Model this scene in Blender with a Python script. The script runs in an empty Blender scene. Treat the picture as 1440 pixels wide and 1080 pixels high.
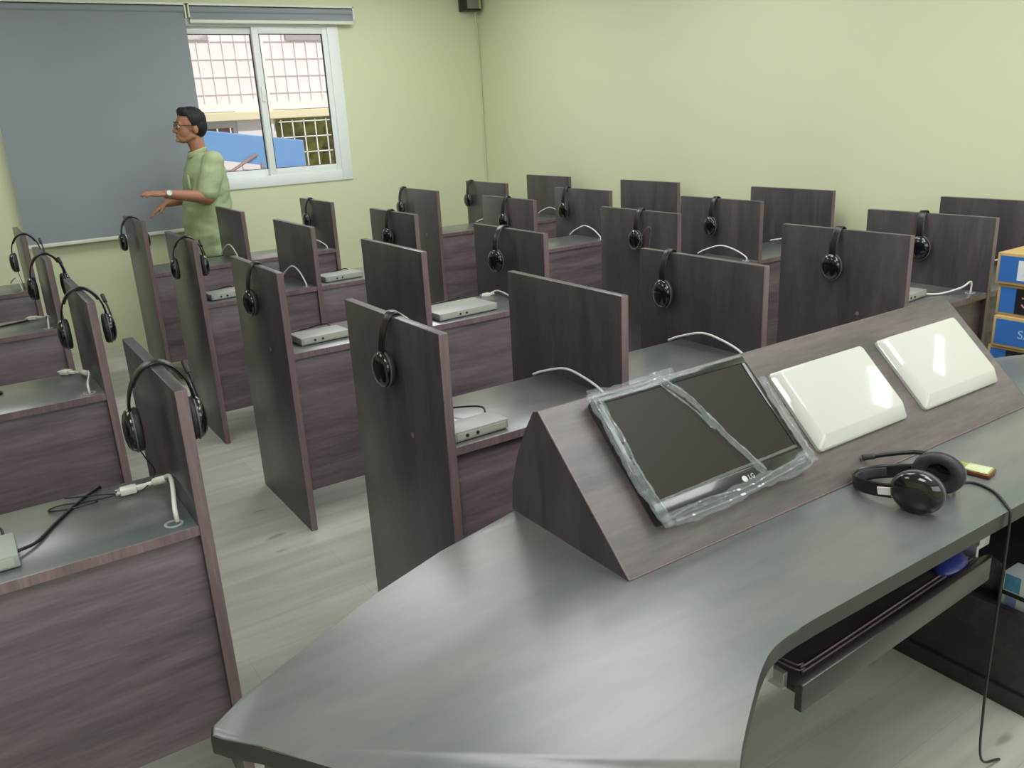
import bpy, bmesh, math, random
from mathutils import Vector, Matrix, noise
random.seed(7)
SC = bpy.context.scene
COL = SC.collection
PI = math.pi

# ------------------------------------------------------------------ materials
def lin(r, g, b):
    f = lambda c: (c/255/12.92) if c/255 <= .04045 else ((c/255+.055)/1.055)**2.4
    return (f(r), f(g), f(b), 1)

def new_mat(name):
    m = bpy.data.materials.new(name); m.use_nodes = True
    return m, m.node_tree.nodes, m.node_tree.links, m.node_tree.nodes['Principled BSDF']

def plain(name, rgb, rough=.5, metal=0, spec=.5, bump=0, bscale=200, vary=0, vscale=6, coat=0):
    m, N, L, b = new_mat(name)
    b.inputs['Base Color'].default_value = lin(*rgb)
    b.inputs['Roughness'].default_value = rough
    b.inputs['Metallic'].default_value = metal
    b.inputs['Specular IOR Level'].default_value = spec
    b.inputs['Coat Weight'].default_value = coat
    g = N.new('ShaderNodeNewGeometry')
    n = N.new('ShaderNodeTexNoise'); n.inputs['Scale'].default_value = vscale; n.inputs['Detail'].default_value = 3
    L.new(g.outputs['Position'], n.inputs['Vector'])
    mx = N.new('ShaderNodeMix'); mx.data_type = 'RGBA'
    c = lin(*rgb)
    mx.inputs['A'].default_value = tuple(x*(1-vary) for x in c[:3])+(1,)
    mx.inputs['B'].default_value = tuple(min(1, x*(1+vary)) for x in c[:3])+(1,)
    L.new(n.outputs['Fac'], mx.inputs['Factor']); L.new(mx.outputs['Result'], b.inputs['Base Color'])
    if bump:
        n2 = N.new('ShaderNodeTexNoise'); n2.inputs['Scale'].default_value = bscale
        L.new(g.outputs['Position'], n2.inputs['Vector'])
        bp = N.new('ShaderNodeBump'); bp.inputs['Strength'].default_value = bump; bp.inputs['Distance'].default_value = .002
        L.new(n2.outputs['Fac'], bp.inputs['Height']); L.new(bp.outputs['Normal'], b.inputs['Normal'])
    return m

def wood(name, dark, light, scale, rough=.35, spec=.5, coat=0, fine=.5):
    m, N, L, b = new_mat(name)
    g = N.new('ShaderNodeNewGeometry')
    mp = N.new('ShaderNodeMapping'); mp.inputs['Scale'].default_value = scale
    L.new(g.outputs['Position'], mp.inputs['Vector'])
    n = N.new('ShaderNodeTexNoise'); n.inputs['Scale'].default_value = 1; n.inputs['Detail'].default_value = 6; n.inputs['Roughness'].default_value = .62
    n.inputs['Distortion'].default_value = .5
    L.new(mp.outputs['Vector'], n.inputs['Vector'])
    cr = N.new('ShaderNodeValToRGB')
    cr.color_ramp.elements[0].position = .34; cr.color_ramp.elements[0].color = lin(*dark)
    cr.color_ramp.elements[1].position = .68; cr.color_ramp.elements[1].color = lin(*light)
    L.new(n.outputs['Fac'], cr.inputs['Fac'])
    mp2 = N.new('ShaderNodeMapping'); mp2.inputs['Scale'].default_value = tuple(s*7 for s in scale)
    L.new(g.outputs['Position'], mp2.inputs['Vector'])
    n2 = N.new('ShaderNodeTexNoise'); n2.inputs['Scale'].default_value = 1; n2.inputs['Detail'].default_value = 4
    L.new(mp2.outputs['Vector'], n2.inputs['Vector'])
    mx = N.new('ShaderNodeMix'); mx.data_type = 'RGBA'; mx.blend_type = 'SOFT_LIGHT'; mx.inputs['Factor'].default_value = fine
    L.new(cr.outputs['Color'], mx.inputs['A']); L.new(n2.outputs['Color'], mx.inputs['B'])
    bw = N.new('ShaderNodeRGBToBW'); L.new(n2.outputs['Color'], bw.inputs['Color']); L.new(bw.outputs['Val'], mx.inputs['B'])
    L.new(mx.outputs['Result'], b.inputs['Base Color'])
    b.inputs['Roughness'].default_value = rough
    b.inputs['Specular IOR Level'].default_value = spec
    b.inputs['Coat Weight'].default_value = coat; b.inputs['Coat Roughness'].default_value = .25
    return m

WD, WL = (57, 54, 59), (80, 72, 76)
M = {}
M['wood_lit'] = wood('lit tone of wenge laminate with level grain', (88, 77, 84), (121, 106, 113), (1.6, 16, 16), .33)  # front-facing panels: same wenge, lightened to carry the light falling on them
M['wood_shade'] = wood('wenge laminate darkened for shade under the desk', (40, 35, 37), (60, 51, 53), (1.6, 16, 16), .33)  # same wenge, with the shade below the worktop put into its colour
M['edge_shade'] = plain('rounded worktop edge darkened for shade', (37, 34, 35), .35, vary=.1)  # shade on the worktop's side faces painted as a darker colour
M['wood_dim'] = wood('dim tone of wenge laminate on the divider faces', WD, WL, (16, 9, 1.4), .33)  # side-facing panels: same wenge, weak light and bluish reflection put into its colour
M['wood_top_sheen'] = wood('satin wenge tops tinted with wall reflection', (78, 87, 89), (107, 106, 102), (1.2, 5, 5), .28, .8, .2, fine=.25)  # same wenge, base lightened and cooled to hold the reflection of the walls
M['edge'] = wood('pvc edge banding', (106, 90, 93), (130, 110, 113), (30, 30, 2), .35)
M['wood_c'] = wood('wenge laminate of the console', (72, 66, 66), (100, 90, 88), (1.6, 12, 12), .4)
M['floor'] = None
M['wall'] = plain('pale green paint', (216, 221, 186), .55, spec=.4, vary=.03, vscale=1.2, bump=.05, bscale=60)
M['ceil'] = plain('white ceiling paint', (228, 228, 220), .8, vary=.02)
M['alu'] = plain('white powder coated aluminium', (238, 243, 242), .35, vary=.02)
M['alu_dark'] = plain('dark rubber gasket', (40, 46, 44), .5)
M['blind'] = plain('grey blind fabric', (150, 157, 163), .85, spec=.2, vary=.05, vscale=2.5, bump=.1, bscale=500)
M['whiteplastic'] = plain('white plastic', (226, 228, 214), .25, vary=.02)
M['glosswhite'] = plain('glossy white moulded plastic', (188, 189, 181), .07, vary=.01, coat=.4)
M['cable_w'] = plain('white cable sheath', (225, 226, 220), .4)
M['cable_k'] = plain('black cable sheath', (24, 24, 26), .45)
M['black'] = plain('black headset plastic', (22, 22, 24), .32, vary=.1)
M['blackgloss'] = plain('glossy black plastic', (14, 15, 19), .12, coat=.5)
M['pad'] = plain('black leatherette pad', (46, 44, 48), .55, bump=.2, bscale=300)
M['ring'] = plain('grey ear cup ring', (96, 94, 100), .4)
M['silver'] = plain('silver label', (214, 206, 206), .3)
M['steel'] = plain('zinc plated steel', (190, 186, 188), .3, metal=.8)
M['screen'] = plain('dark monitor glass', (44, 42, 36), .4, spec=.12)
M['bezel'] = plain('black monitor bezel', (26, 29, 29), .2, coat=.3)
M['boxgrey'] = plain('light grey metal case', (150, 155, 150), .4, vary=.03)
M['shirt'] = plain('sage green cotton', (165, 179, 140), .9, spec=.15, vary=.1, vscale=14, bump=.25, bscale=40)
M['trouser'] = plain('dark grey trousers', (52, 52, 56), .9, spec=.1)
M['skin'] = plain('warm brown skin', (168, 118, 92), .55, vary=.06, vscale=20)
M['hair'] = plain('short black hair', (20, 18, 20), .7, bump=.6, bscale=120)
M['eye'] = plain('eye white', (215, 210, 204), .3)
M['shoe'] = plain('black shoe leather', (20, 18, 17), .35)
M['mouse'] = plain('dark blue plastic', (48, 54, 122), .3, vary=.1)
M['carton_b'] = plain('blue printed carton', (48, 104, 178), .5, vary=.16, vscale=5)
M['carton_k'] = plain('raw cardboard edge', (182, 154, 100), .7, vary=.1, vscale=30)
M['carton_black'] = plain('black printed panel', (24, 26, 34), .45)
M['carton_w'] = plain('white printed carton', (214, 220, 222), .5)
M['ink'] = plain('pale printed lettering', (150, 184, 214), .5)
M['inkr'] = plain('orange printed lettering', (196, 140, 120), .5)
M['picture'] = plain('blue picture print', (78, 140, 176), .4, vary=.6, vscale=40)
M['phone'] = plain('gold phone back', (168, 172, 104), .18, metal=.55, vary=.05)
M['phonescreen'] = plain('pale phone screen', (190, 196, 158), .08, coat=.6, vary=.05)
M['phoneside'] = plain('bronze phone side', (110, 66, 46), .3, metal=.5)
M['facade'] = plain('pale pink render', (238, 226, 226), .8, vary=.04)
M['facade_trim'] = plain('cream ledge paint', (226, 210, 176), .8)
M['facade_win'] = plain('dim window opening', (112, 84, 86), .3, vary=.2)
M['leafy'] = plain('olive plants behind grille', (140, 138, 60), .8, vary=.7, vscale=6)
M['blueawning'] = plain('blue painted sheet', (104, 146, 200), .5, vary=.08, vscale=3)
M['white_metal'] = plain('white painted bars', (238, 234, 228), .5)
M['asphalt'] = plain('light paving', (190, 182, 172), .9, vary=.1)
M['speaker'] = plain('grey speaker cloth', (126, 132, 120), .8, bump=.3)
M['dark'] = plain('dark cavity', (14, 14, 14), .7)

def floor_mat():
    m, N, L, b = new_mat('pale wood effect vinyl')
    g = N.new('ShaderNodeNewGeometry')
    br = N.new('ShaderNodeTexBrick'); br.inputs['Scale'].default_value = 1
    br.inputs['Brick Width'].default_value = 1.25; br.inputs['Row Height'].default_value = .19
    br.inputs['Mortar Size'].default_value = .0012; br.inputs['Mortar Smooth'].default_value = .3; br.offset = .4
    br.inputs['Color1'].default_value = (1, 1, 1, 1); br.inputs['Color2'].default_value = (.9, .9, .9, 1); br.inputs['Mortar'].default_value = (.78, .76, .74, 1)
    L.new(g.outputs['Position'], br.inputs['Vector'])
    mp = N.new('ShaderNodeMapping'); mp.inputs['Scale'].default_value = (1.6, 14, 1)
    L.new(g.outputs['Position'], mp.inputs['Vector'])
    n = N.new('ShaderNodeTexNoise'); n.inputs['Scale'].default_value = 1.2; n.inputs['Detail'].default_value = 6; n.inputs['Distortion'].default_value = .6
    L.new(mp.outputs['Vector'], n.inputs['Vector'])
    cr = N.new('ShaderNodeValToRGB')
    cr.color_ramp.elements[0].position = .3; cr.color_ramp.elements[0].color = lin(176, 178, 166)
    cr.color_ramp.elements[1].position = .7; cr.color_ramp.elements[1].color = lin(196, 198, 186)
    L.new(n.outputs['Fac'], cr.inputs['Fac'])
    mx = N.new('ShaderNodeMix'); mx.data_type = 'RGBA'; mx.blend_type = 'MULTIPLY'; mx.inputs['Factor'].default_value = 1
    L.new(cr.outputs['Color'], mx.inputs['A']); L.new(br.outputs['Color'], mx.inputs['B'])
    # small dark knots / scuffs
    n3 = N.new('ShaderNodeTexNoise'); n3.inputs['Scale'].default_value = 9; n3.inputs['Detail'].default_value = 1
    mp3 = N.new('ShaderNodeMapping'); mp3.inputs['Scale'].default_value = (.5, 1.6, 1)
    L.new(g.outputs['Position'], mp3.inputs['Vector']); L.new(mp3.outputs['Vector'], n3.inputs['Vector'])
    c3 = N.new('ShaderNodeValToRGB'); c3.color_ramp.elements[0].position = .2; c3.color_ramp.elements[0].color = (.55, .53, .5, 1)
    c3.color_ramp.elements[1].position = .27; c3.color_ramp.elements[1].color = (1, 1, 1, 1)
    L.new(n3.outputs['Fac'], c3.inputs['Fac'])
    mx2 = N.new('ShaderNodeMix'); mx2.data_type = 'RGBA'; mx2.blend_type = 'MULTIPLY'; mx2.inputs['Factor'].default_value = .8
    L.new(mx.outputs['Result'], mx2.inputs['A']); L.new(c3.outputs['Color'], mx2.inputs['B'])
    L.new(mx2.outputs['Result'], b.inputs['Base Color'])
    b.inputs['Roughness'].default_value = .38
    return m
M['floor'] = floor_mat()

def glass_mat():
    m, N, L, b = new_mat('window glass'); N.remove(b)
    t = N.new('ShaderNodeBsdfTransparent'); t.inputs['Color'].default_value = (.95, .97, .96, 1)
    gl = N.new('ShaderNodeBsdfGlossy'); gl.inputs['Roughness'].default_value = .03
    mx = N.new('ShaderNodeMixShader'); mx.inputs['Fac'].default_value = .03
    L.new(t.outputs[0], mx.inputs[1]); L.new(gl.outputs[0], mx.inputs[2])
    L.new(mx.outputs[0], N['Material Output'].inputs['Surface'])
    return m
M['glass'] = glass_mat()

def film_mat(lo, hi, opac, name, cols, scale=38):
    m, N, L, b = new_mat(name)
    b.inputs['Base Color'].default_value = lin(*cols); b.inputs['Roughness'].default_value = .15
    b.inputs['Coat Weight'].default_value = .8
    t = N.new('ShaderNodeBsdfTransparent'); t.inputs['Color'].default_value = (.93, .95, .94, 1)
    mx = N.new('ShaderNodeMixShader')
    g = N.new('ShaderNodeNewGeometry')
    n = N.new('ShaderNodeTexNoise'); n.inputs['Scale'].default_value = scale; n.inputs['Detail'].default_value = 3; n.inputs['Distortion'].default_value = 1.5
    n.noise_type = 'RIDGED_MULTIFRACTAL'
    L.new(g.outputs['Position'], n.inputs['Vector'])
    bp = N.new('ShaderNodeBump'); bp.inputs['Strength'].default_value = .8; bp.inputs['Distance'].default_value = .006
    L.new(n.outputs['Fac'], bp.inputs['Height']); L.new(bp.outputs['Normal'], b.inputs['Normal'])
    cr = N.new('ShaderNodeMapRange'); cr.inputs['From Min'].default_value = lo; cr.inputs['From Max'].default_value = hi
    cr.inputs['To Min'].default_value = .06; cr.inputs['To Max'].default_value = opac
    L.new(n.outputs['Fac'], cr.inputs['Value']); L.new(cr.outputs['Result'], mx.inputs['Fac'])
    L.new(t.outputs[0], mx.inputs[1]); L.new(b.outputs[0], mx.inputs[2])
    L.new(mx.outputs[0], N['Material Output'].inputs['Surface'])
    return m
M['film'] = film_mat(.45, 1.2, .95, 'crumpled clear film', (246, 248, 250), 26)  # opaque white ridges stand in for highlights on the film
M['glint'] = film_mat(.2, .75, .95, 'painted glints on folds of clear film', (250, 250, 252), 30)  # near-opaque white strips, glints painted along the folds
M['bubble'] = film_mat(.4, 1.2, .95, 'crumpled bubble wrap', (170, 170, 178), 30)

# ------------------------------------------------------------------ geometry helpers
def link(o, parent=None):
    COL.objects.link(o)
    if parent is not None: o.parent = parent
    return o

def obj(name, bm, mat, parent=None, smooth=False, angle=None):
    me = bpy.data.meshes.new(name)
    bmesh.ops.recalc_face_normals(bm, faces=bm.faces[:])
    bm.to_mesh(me); bm.free()
    mats = mat if isinstance(mat, (list, tuple)) else [mat]
    for m in mats: me.materials.append(m)
    if smooth:
        for p in me.polygons: p.use_smooth = True
        if angle is not None: me.set_sharp_from_angle(angle=math.radians(angle))
    return link(bpy.data.objects.new(name, me), parent)

def empty(name, loc=(0, 0, 0), rot=(0, 0, 0)):
    o = bpy.data.objects.new(name, None); o.empty_display_size = .1
    o.location = loc; o.rotation_euler = rot
    return link(o)

def tag(o, label, cat, group=None, kind=None):
    o['label'] = label; o['category'] = cat
    if group: o['group'] = group
    if kind: o['kind'] = kind
    return o

def struct(o):
    o['kind'] = 'structure'; return o

def box(bm, a, b, bev=0.0, seg=2, M4=None):
    x0, y0, z0 = a; x1, y1, z1 = b
    vs = [bm.verts.new(v) for v in ((x0,y0,z0),(x1,y0,z0),(x1,y1,z0),(x0,y1,z0),(x0,y0,z1),(x1,y0,z1),(x1,y1,z1),(x0,y1,z1))]
    fs = [bm.faces.new([vs[i] for i in f]) for f in ((0,3,2,1),(4,5,6,7),(0,1,5,4),(1,2,6,5),(2,3,7,6),(3,0,4,7))]
    if bev:
        es = list({e for f in fs for e in f.edges})
        r = bmesh.ops.bevel(bm, geom=es, offset=bev, segments=seg, affect='EDGES', profile=.5)
        vs = list({v for f in r['faces'] for v in f.verts} | {v for v in vs if v.is_valid})
    if M4 is not None:
        for v in vs: v.co = M4 @ v.co
    return vs

def bx(name, a, b, mat, parent=None, bev=.0015, seg=2):
    bm = bmesh.new(); box(bm, a, b, bev, seg)
    return obj(name, bm, mat, parent, smooth=bev > 0, angle=40)

def spline(pts, n=8):
    P = [Vector(p) for p in pts]; P = [2*P[0]-P[1]]+P+[2*P[-1]-P[-2]]
    out = []
    for i in range(1, len(P)-2):
        a, b, c, d = P[i-1:i+3]
        for k in range(n):
            t = k/n
            out.append(.5*((2*b)+(c-a)*t+(2*a-5*b+4*c-d)*t*t+(3*b-a-3*c+d)*t**3))
    out.append(P[-2]); return out

def tube(bm, pts, r, seg=8, smooth=8, flat=None):
    """round tube (or flat strap when flat=(half_w, half_t, width_dir))"""
    P = spline(pts, smooth) if smooth else [Vector(p) for p in pts]
    rings = []; up = None
    for i, p in enumerate(P):
        t = (P[min(i+1, len(P)-1)]-P[max(i-1, 0)]).normalized()
        if flat:
            w = Vector(flat[2]); w = (w-w.dot(t)*t).normalized()
            u, v, ru, rv = w, t.cross(w), flat[0], flat[1]
        else:
            if up is None: up = t.orthogonal().normalized()
            up = (up-up.dot(t)*t).normalized()
            u, v = up, t.cross(up)
            ru = rv = r[i*(len(r)-1)//max(1, len(P)-1)] if isinstance(r, (list, tuple)) else r
        ring = []
        for k in range(seg):
            a = 2*PI*k/seg
            ca, sa = math.cos(a), math.sin(a)
            if flat:
                ca = math.copysign(abs(ca)**.5, ca); sa = math.copysign(abs(sa)**.5, sa)
            ring.append(bm.verts.new(p+u*ru*ca+v*rv*sa))
        rings.append(ring)
    for a, b in zip(rings, rings[1:]):
        for k in range(seg): bm.faces.new((a[k], a[(k+1) % seg], b[(k+1) % seg], b[k]))
    bm.faces.new(rings[0][::-1]); bm.faces.new(rings[-1])

def lathe(bm, prof, seg=24, M4=None):
    """prof: (radius, height) list, around local z; closed with caps"""
    rings = []
    for r, z in prof:
        ring = [bm.verts.new((r*math.cos(2*PI*k/seg), r*math.sin(2*PI*k/seg), z)) for k in range(seg)]
        rings.append(ring)
    for a, b in zip(rings, rings[1:]):
        for k in range(seg): bm.faces.new((a[k], a[(k+1) % seg], b[(k+1) % seg], b[k]))
    bm.faces.new(rings[0][::-1]); bm.faces.new(rings[-1])
    if M4 is not None:
        for ring in rings:
            for v in ring: v.co = M4 @ v.co

def prism(bm, poly, ax, c0, c1, bev=0, seg=2):
    """extrude polygon (2D) along axis: 'x' -> poly is (y,z); 'y' -> (x,z); 'z' -> (x,y)"""
    mk = {'x': lambda p, c: (c, p[0], p[1]), 'y': lambda p, c: (p[0], c, p[1]), 'z': lambda p, c: (p[0], p[1], c)}[ax]
    a = [bm.verts.new(mk(p, c0)) for p in poly]; b = [bm.verts.new(mk(p, c1)) for p in poly]
    n = len(poly)
    f0 = bm.faces.new(a[::-1]); f1 = bm.faces.new(b)
    for i in range(n): bm.faces.new((a[i], a[(i+1) % n], b[(i+1) % n], b[i]))
    if bev:
        es = list(f0.edges)+list(f1.edges)
        bmesh.ops.bevel(bm, geom=es, offset=bev, segments=seg, affect='EDGES', profile=.5)

def dup(root):
    r = root.copy(); COL.objects.link(r)
    for ch in root.children:
        c = ch.copy(); COL.objects.link(c); c.parent = r
        for g in ch.children:
            d = g.copy(); COL.objects.link(d); d.parent = c
    return r

def text_mesh(body, size, extrude=.0006):
    cu = bpy.data.curves.new('lettering', 'FONT'); cu.body = body; cu.size = size; cu.extrude = extrude
    cu.align_x = 'CENTER'; cu.align_y = 'CENTER'
    o = bpy.data.objects.new('lettering', cu); COL.objects.link(o)
    bpy.context.view_layer.update()
    me = bpy.data.meshes.new_from_object(o.evaluated_get(bpy.context.evaluated_depsgraph_get()))
    bpy.data.objects.remove(o); bpy.data.curves.remove(cu)
    return me

def lettering(name, body, size, M4, mat, parent):
    me = text_mesh(body, size); me.transform(M4); me.materials.clear(); me.materials.append(mat)
    return link(bpy.data.objects.new(name, me), parent)

# ------------------------------------------------------------------ the room
XW, YW, ZC = 3.614, 5.5, 3.0       # right wall, far wall, ceiling
XL, YF = -3.4, -3.4                # left wall, wall behind the camera
struct(bx('floor', (XL-.2, YF-.2, -.1), (XW+.2, YW+.2, 0), M['floor'], bev=0))
struct(bx('ceiling', (XL-.2, YF-.2, ZC), (XW+.2, YW+.2, ZC+.1), M['ceil'], bev=0))
struct(bx('wall_right', (XW, YF, 0), (XW+.15, YW, ZC), M['wall'], bev=0))
struct(bx('wall_left', (XL-.15, YF, 0), (XL, YW, ZC), M['wall'], bev=0))
struct(bx('wall_front', (XL-.15, YF-.15, 0), (XW+.15, YF, ZC), M['wall'], bev=0))
# far wall with the window opening
WX0, WX1, WZ0, WZ1 = .70, 2.13, 1.19, 2.50
bm = bmesh.new()
box(bm, (XL-.15, YW, 0), (WX0, YW+.2, ZC)); box(bm, (WX1, YW, 0), (XW+.15, YW+.2, ZC))
box(bm, (WX0, YW, 0), (WX1, YW+.2, WZ0)); box(bm, (WX0, YW, WZ1), (WX1, YW+.2, ZC))
struct(obj('wall_back', bm, M['wall']))
bm = bmesh.new()
W = struct(empty('window_1', (0, 0, 0)))
fy0, fy1 = YW-.015, YW+.07
for a, b in (((WX0-.03, fy0, WZ0-.03), (WX0+.07, fy1, WZ1+.03)), ((WX1-.07, fy0, WZ0-.03), (WX1+.03, fy1, WZ1+.03)),
             ((WX0+.07, fy0, WZ0-.03), (WX1-.07, fy1, WZ0+.06)), ((WX0+.07, fy0, WZ1-.05), (WX1-.07, fy1, WZ1+.03))):
    box(bm, a, b, .004)
obj('window_frame', bm, M['alu'], W, True, 40)
def sash(x0, x1, y0, name):
    bm = bmesh.new(); w = .055; z0, z1 = WZ0+.06, WZ1-.05
    for a, b in (((x0, y0, z0), (x0+w, y0+.03, z1)), ((x1-w, y0, z0), (x1, y0+.03, z1)), ((x0+w, y0, z0), (x1-w, y0+.03, z0+w)), ((x0+w, y0, z1-w), (x1-w, y0+.03, z1))):
        box(bm, a, b, .003)
    s = obj('sash', bm, M['alu'], W, True, 40)
    bm = bmesh.new(); g = .008
    for a, b in (((x0+w, y0+.008, z0+w), (x0+w+g, y0+.022, z1-w)), ((x1-w-g, y0+.008, z0+w), (x1-w, y0+.022, z1-w)), ((x0+w, y0+.008, z0+w), (x1-w, y0+.022, z0+w+g*.6)), ((x0+w, y0+.008, z1-w-g*.6), (x1-w, y0+.022, z1-w))):
        box(bm, a, b)
    obj('gasket', bm, M['alu_dark'], s)
    bm = bmesh.new(); box(bm, (x0+w, y0+.012, z0+w), (x1-w, y0+.016, z1-w)); obj('pane', bm, M['glass'], s)
sash(WX0+.06, 1.455, YW+.035, 'left'); sash(1.40, WX1-.06, YW+.0, 'right')
bm = bmesh.new(); box(bm, (1.415, YW-.012, 1.86), (1.44, YW, 1.98), .004); obj('window_handle', bm, M['alu'], W, True, 40)

# ------------------------------------------------------------------ roller blinds
def blind(x0, x1, zb, label, y=5.44):
    r = empty('roller_blind', (0, 0, 0)); tag(r, label, 'blind')
    bm = bmesh.new(); box(bm, (x0, y, zb), (x1, y+.003, 2.56)); obj('fabric', bm, M['blind'], r)
    bm = bmesh.new(); box(bm, (x0-.005, y-.008, zb-.02), (x1+.005, y+.01, zb+.008), .004); obj('bottom_bar', bm, M['whiteplastic'], r, True, 40)
    bm = bmesh.new(); lathe(bm, [(.028, x0), (.028, x1)], 20, Matrix.Translation((0, y+.015, 2.565)) @ Matrix(((0,0,1,0),(0,1,0,0),(-1,0,0,0),(0,0,0,1)))); obj('roller_tube', bm, M['blind'], r, True, 40)
    for xa in (x0-.012, x1+.002):
        bm = bmesh.new(); box(bm, (xa, y-.02, zb+.02 if zb > 2 else 2.50), (xa+.012, YW, 2.61), .002); obj('bracket', bm, M['whiteplastic'], r)
    bm = bmesh.new(); box(bm, (x0-.012, y-.02, 2.595), (x1+.014, YW, 2.612), .002); obj('head_rail', bm, M['whiteplastic'], r)
    return r
blind(-.56, .865, .885, 'wide grey roller blind lowered almost to the floor on the far wall')
blind(.905, 2.285, 2.485, 'grey roller blind rolled up to a short strip above the bright window')

# wall speaker in the corner, with its cable
r = empty('wall_speaker', (3.49, 5.4, 2.59)); tag(r, 'small grey and black speaker box mounted high in the corner', 'speaker')
bm = bmesh.new(); box(bm, (-.085, -.03, 0), (.085, .1, .27), .006); obj('cabinet', bm, M['black'], r, True, 40)
bm = bmesh.new(); box(bm, (-.065, -.038, .018), (.06, -.028, .255), .003); obj('grille', bm, M['speaker'], r, True, 40)
bm = bmesh.new(); box(bm, (.062, -.036, .018), (.084, -.029, .255), .002); obj('painted_highlight', bm, plain('yellow green highlight colour', (170, 190, 110), .5), r)  # coloured strip painting the highlight at the cabinet's right side
bm = bmesh.new(); tube(bm, [(3.555, 5.46, 2.6), (3.575, 5.475, 2.5), (3.598, 5.485, 2.2), (3.602, 5.488, 1.6), (3.602, 5.488, .9), (3.602, 5.488, .02)], .005)
tag(obj('speaker_cable', bm, M['wall'], None, True), 'thin pale green cable running down the corner from the wall speaker', 'cable')

# ------------------------------------------------------------------ outside the window
r = empty('neighbouring_building', (0, 0, 0)); tag(r, 'pale pink building across the yard behind the window', 'building')
FY = 9.0
bm = bmesh.new(); box(bm, (-3, FY, 1.85), (9, FY+.3, 6)); box(bm, (-3, FY+.02, -1), (2.2, FY+.3, 1.85)); box(bm, (2.2, FY, -1), (2.68, FY+.3, 1.85)); box(bm, (2.68, FY, -1), (9, FY+.3, -.2)); obj('wall', bm, M['facade'], r)
bm = bmesh.new(); box(bm, (-3, FY-.14, 1.74), (9, FY, 1.84), .01); obj('ledge', bm, M['facade_trim'], r)
bm = bmesh.new(); box(bm, (1.35, FY-.02, 1.40), (2.14, FY+.03, 1.66)); obj('window_opening', bm, M['facade_win'], r)
for i in range(5):
    bm = bmesh.new(); box(bm, (1.45+i*.16, FY-.05, 1.40), (1.465+i*.16, FY-.03, 1.66)); obj('window_bar', bm, M['white_metal'], r)
bm = bmesh.new()
for i in range(18): box(bm, (1.1+i*.15, FY-.02, 1.95), (1.106+i*.15, FY-.008, 3.4))
for z in (2.05, 2.25, 2.45, 2.65, 2.85, 3.05): box(bm, (.9, FY-.02, z), (3.7, FY-.008, z+.006))
obj('facade_grid', bm, plain('pinkish joint lines', (236, 222, 223), .8), r)
for nm, xa, xb in (('upper_window', 1.62, 2.0), ('upper_window', 2.95, 3.6)):
    bm = bmesh.new(); box(bm, (xa, FY-.03, 2.66), (xb, FY+.02, 3.2)); obj(nm, bm, plain('grey window glass', (176, 160, 164), .3), r)
bm = bmesh.new(); tube(bm, [(2.62, FY-.05, -1), (2.62, FY-.05, 5)], .025, 10, 0); obj('drain_pipe', bm, M['white_metal'], r, True)
# yard plants seen through a white grille, right of the pipe
r = empty('garden_grille', (3.1, 8.9, -1.0)); tag(r, 'white barred grille in front of olive plants outside the window', 'grille')
bm = bmesh.new()
for i in range(12): box(bm, (-.38+i*.15, 0, 0), (-.368+i*.15, .015, 2.72))
for k in range(8): box(bm, (-.4, 0, 1.36+k*.19), (1.4, .015, 1.372+k*.19))
obj('bars', bm, M['white_metal'], r)
bm = bmesh.new(); box(bm, (.3, -.05, 0), (.37, 0, 2.75)); obj('post', bm, plain('cream post', (226, 222, 160), .6), r)
bm = bmesh.new(); nx, nz = 70, 60
grid = [[bm.verts.new((2.5+3.2*a/nx, 9.9-.22*noise.noise(Vector((a*.35, b*.3, 0)))-.12*noise.noise(Vector((a*.9, b*.8, 3))), -1+3.1*b/nz)) for a in range(nx+1)] for b in range(nz+1)]
back = [[bm.verts.new((2.5+3.2*a/nx, 10.5, -1+3.1*b/nz)) for a in (0, nx)] for b in (0, nz)]
for b in range(nz):
    for a in range(nx): bm.faces.new((grid[b][a], grid[b][a+1], grid[b+1][a+1], grid[b+1][a]))
bm.faces.new([grid[nz][a] for a in range(nx+1)]+[back[1][1], back[1][0]])
bm.faces.new([grid[b][0] for b in range(nz+1)]+[back[1][0], back[0][0]]); bm.faces.new([grid[b][nx] for b in range(nz+1)]+[back[1][1], back[0][1]])
bm.faces.new((back[0][0], back[0][1], back[1][1], back[1][0])); bm.faces.new([grid[0][a] for a in range(nx+1)]+[back[0][1], back[0][0]])
tag(obj('hedge', bm, M['leafy'], None, True, 60), 'olive green and yellow hedge behind the white grille outside the window', 'hedge')
bm = bmesh.new(); prism(bm, [(1.2, 1.72), (2.86, 1.47), (2.86, 1.06), (2.42, 1.06), (2.30, 1.22), (1.2, 1.42)], 'y', 8.55, 8.6, .01)
r = empty('sheet_awning', (2.3, 8.55, -1.0)); tag(r, 'slanting blue sheet metal awning outside the window', 'awning')
o = obj('blue_sheet', bm, M['blueawning'], r); o.location = (-2.3, -8.55, 1.0)
steel_b = plain('brown steel tube', (150, 116, 112), .5)
bm = bmesh.new(); tube(bm, [(1.5, 8.53, .95), (2.25, 8.53, 1.34)], .018, 8, 0); o = obj('brace', bm, steel_b, r, True); o.location = (-2.3, -8.55, 1.0)
bm = bmesh.new(); tube(bm, [(2.3, 8.56, 1.24), (2.3, 8.56, -1)], .02, 8, 0); o = obj('post', bm, steel_b, r, True); o.location = (-2.3, -8.55, 1.0)
struct(bx('ground_outside', (-6, 5.75, -1.05), (14, 14, -1.0), M['asphalt'], bev=0))

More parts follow.
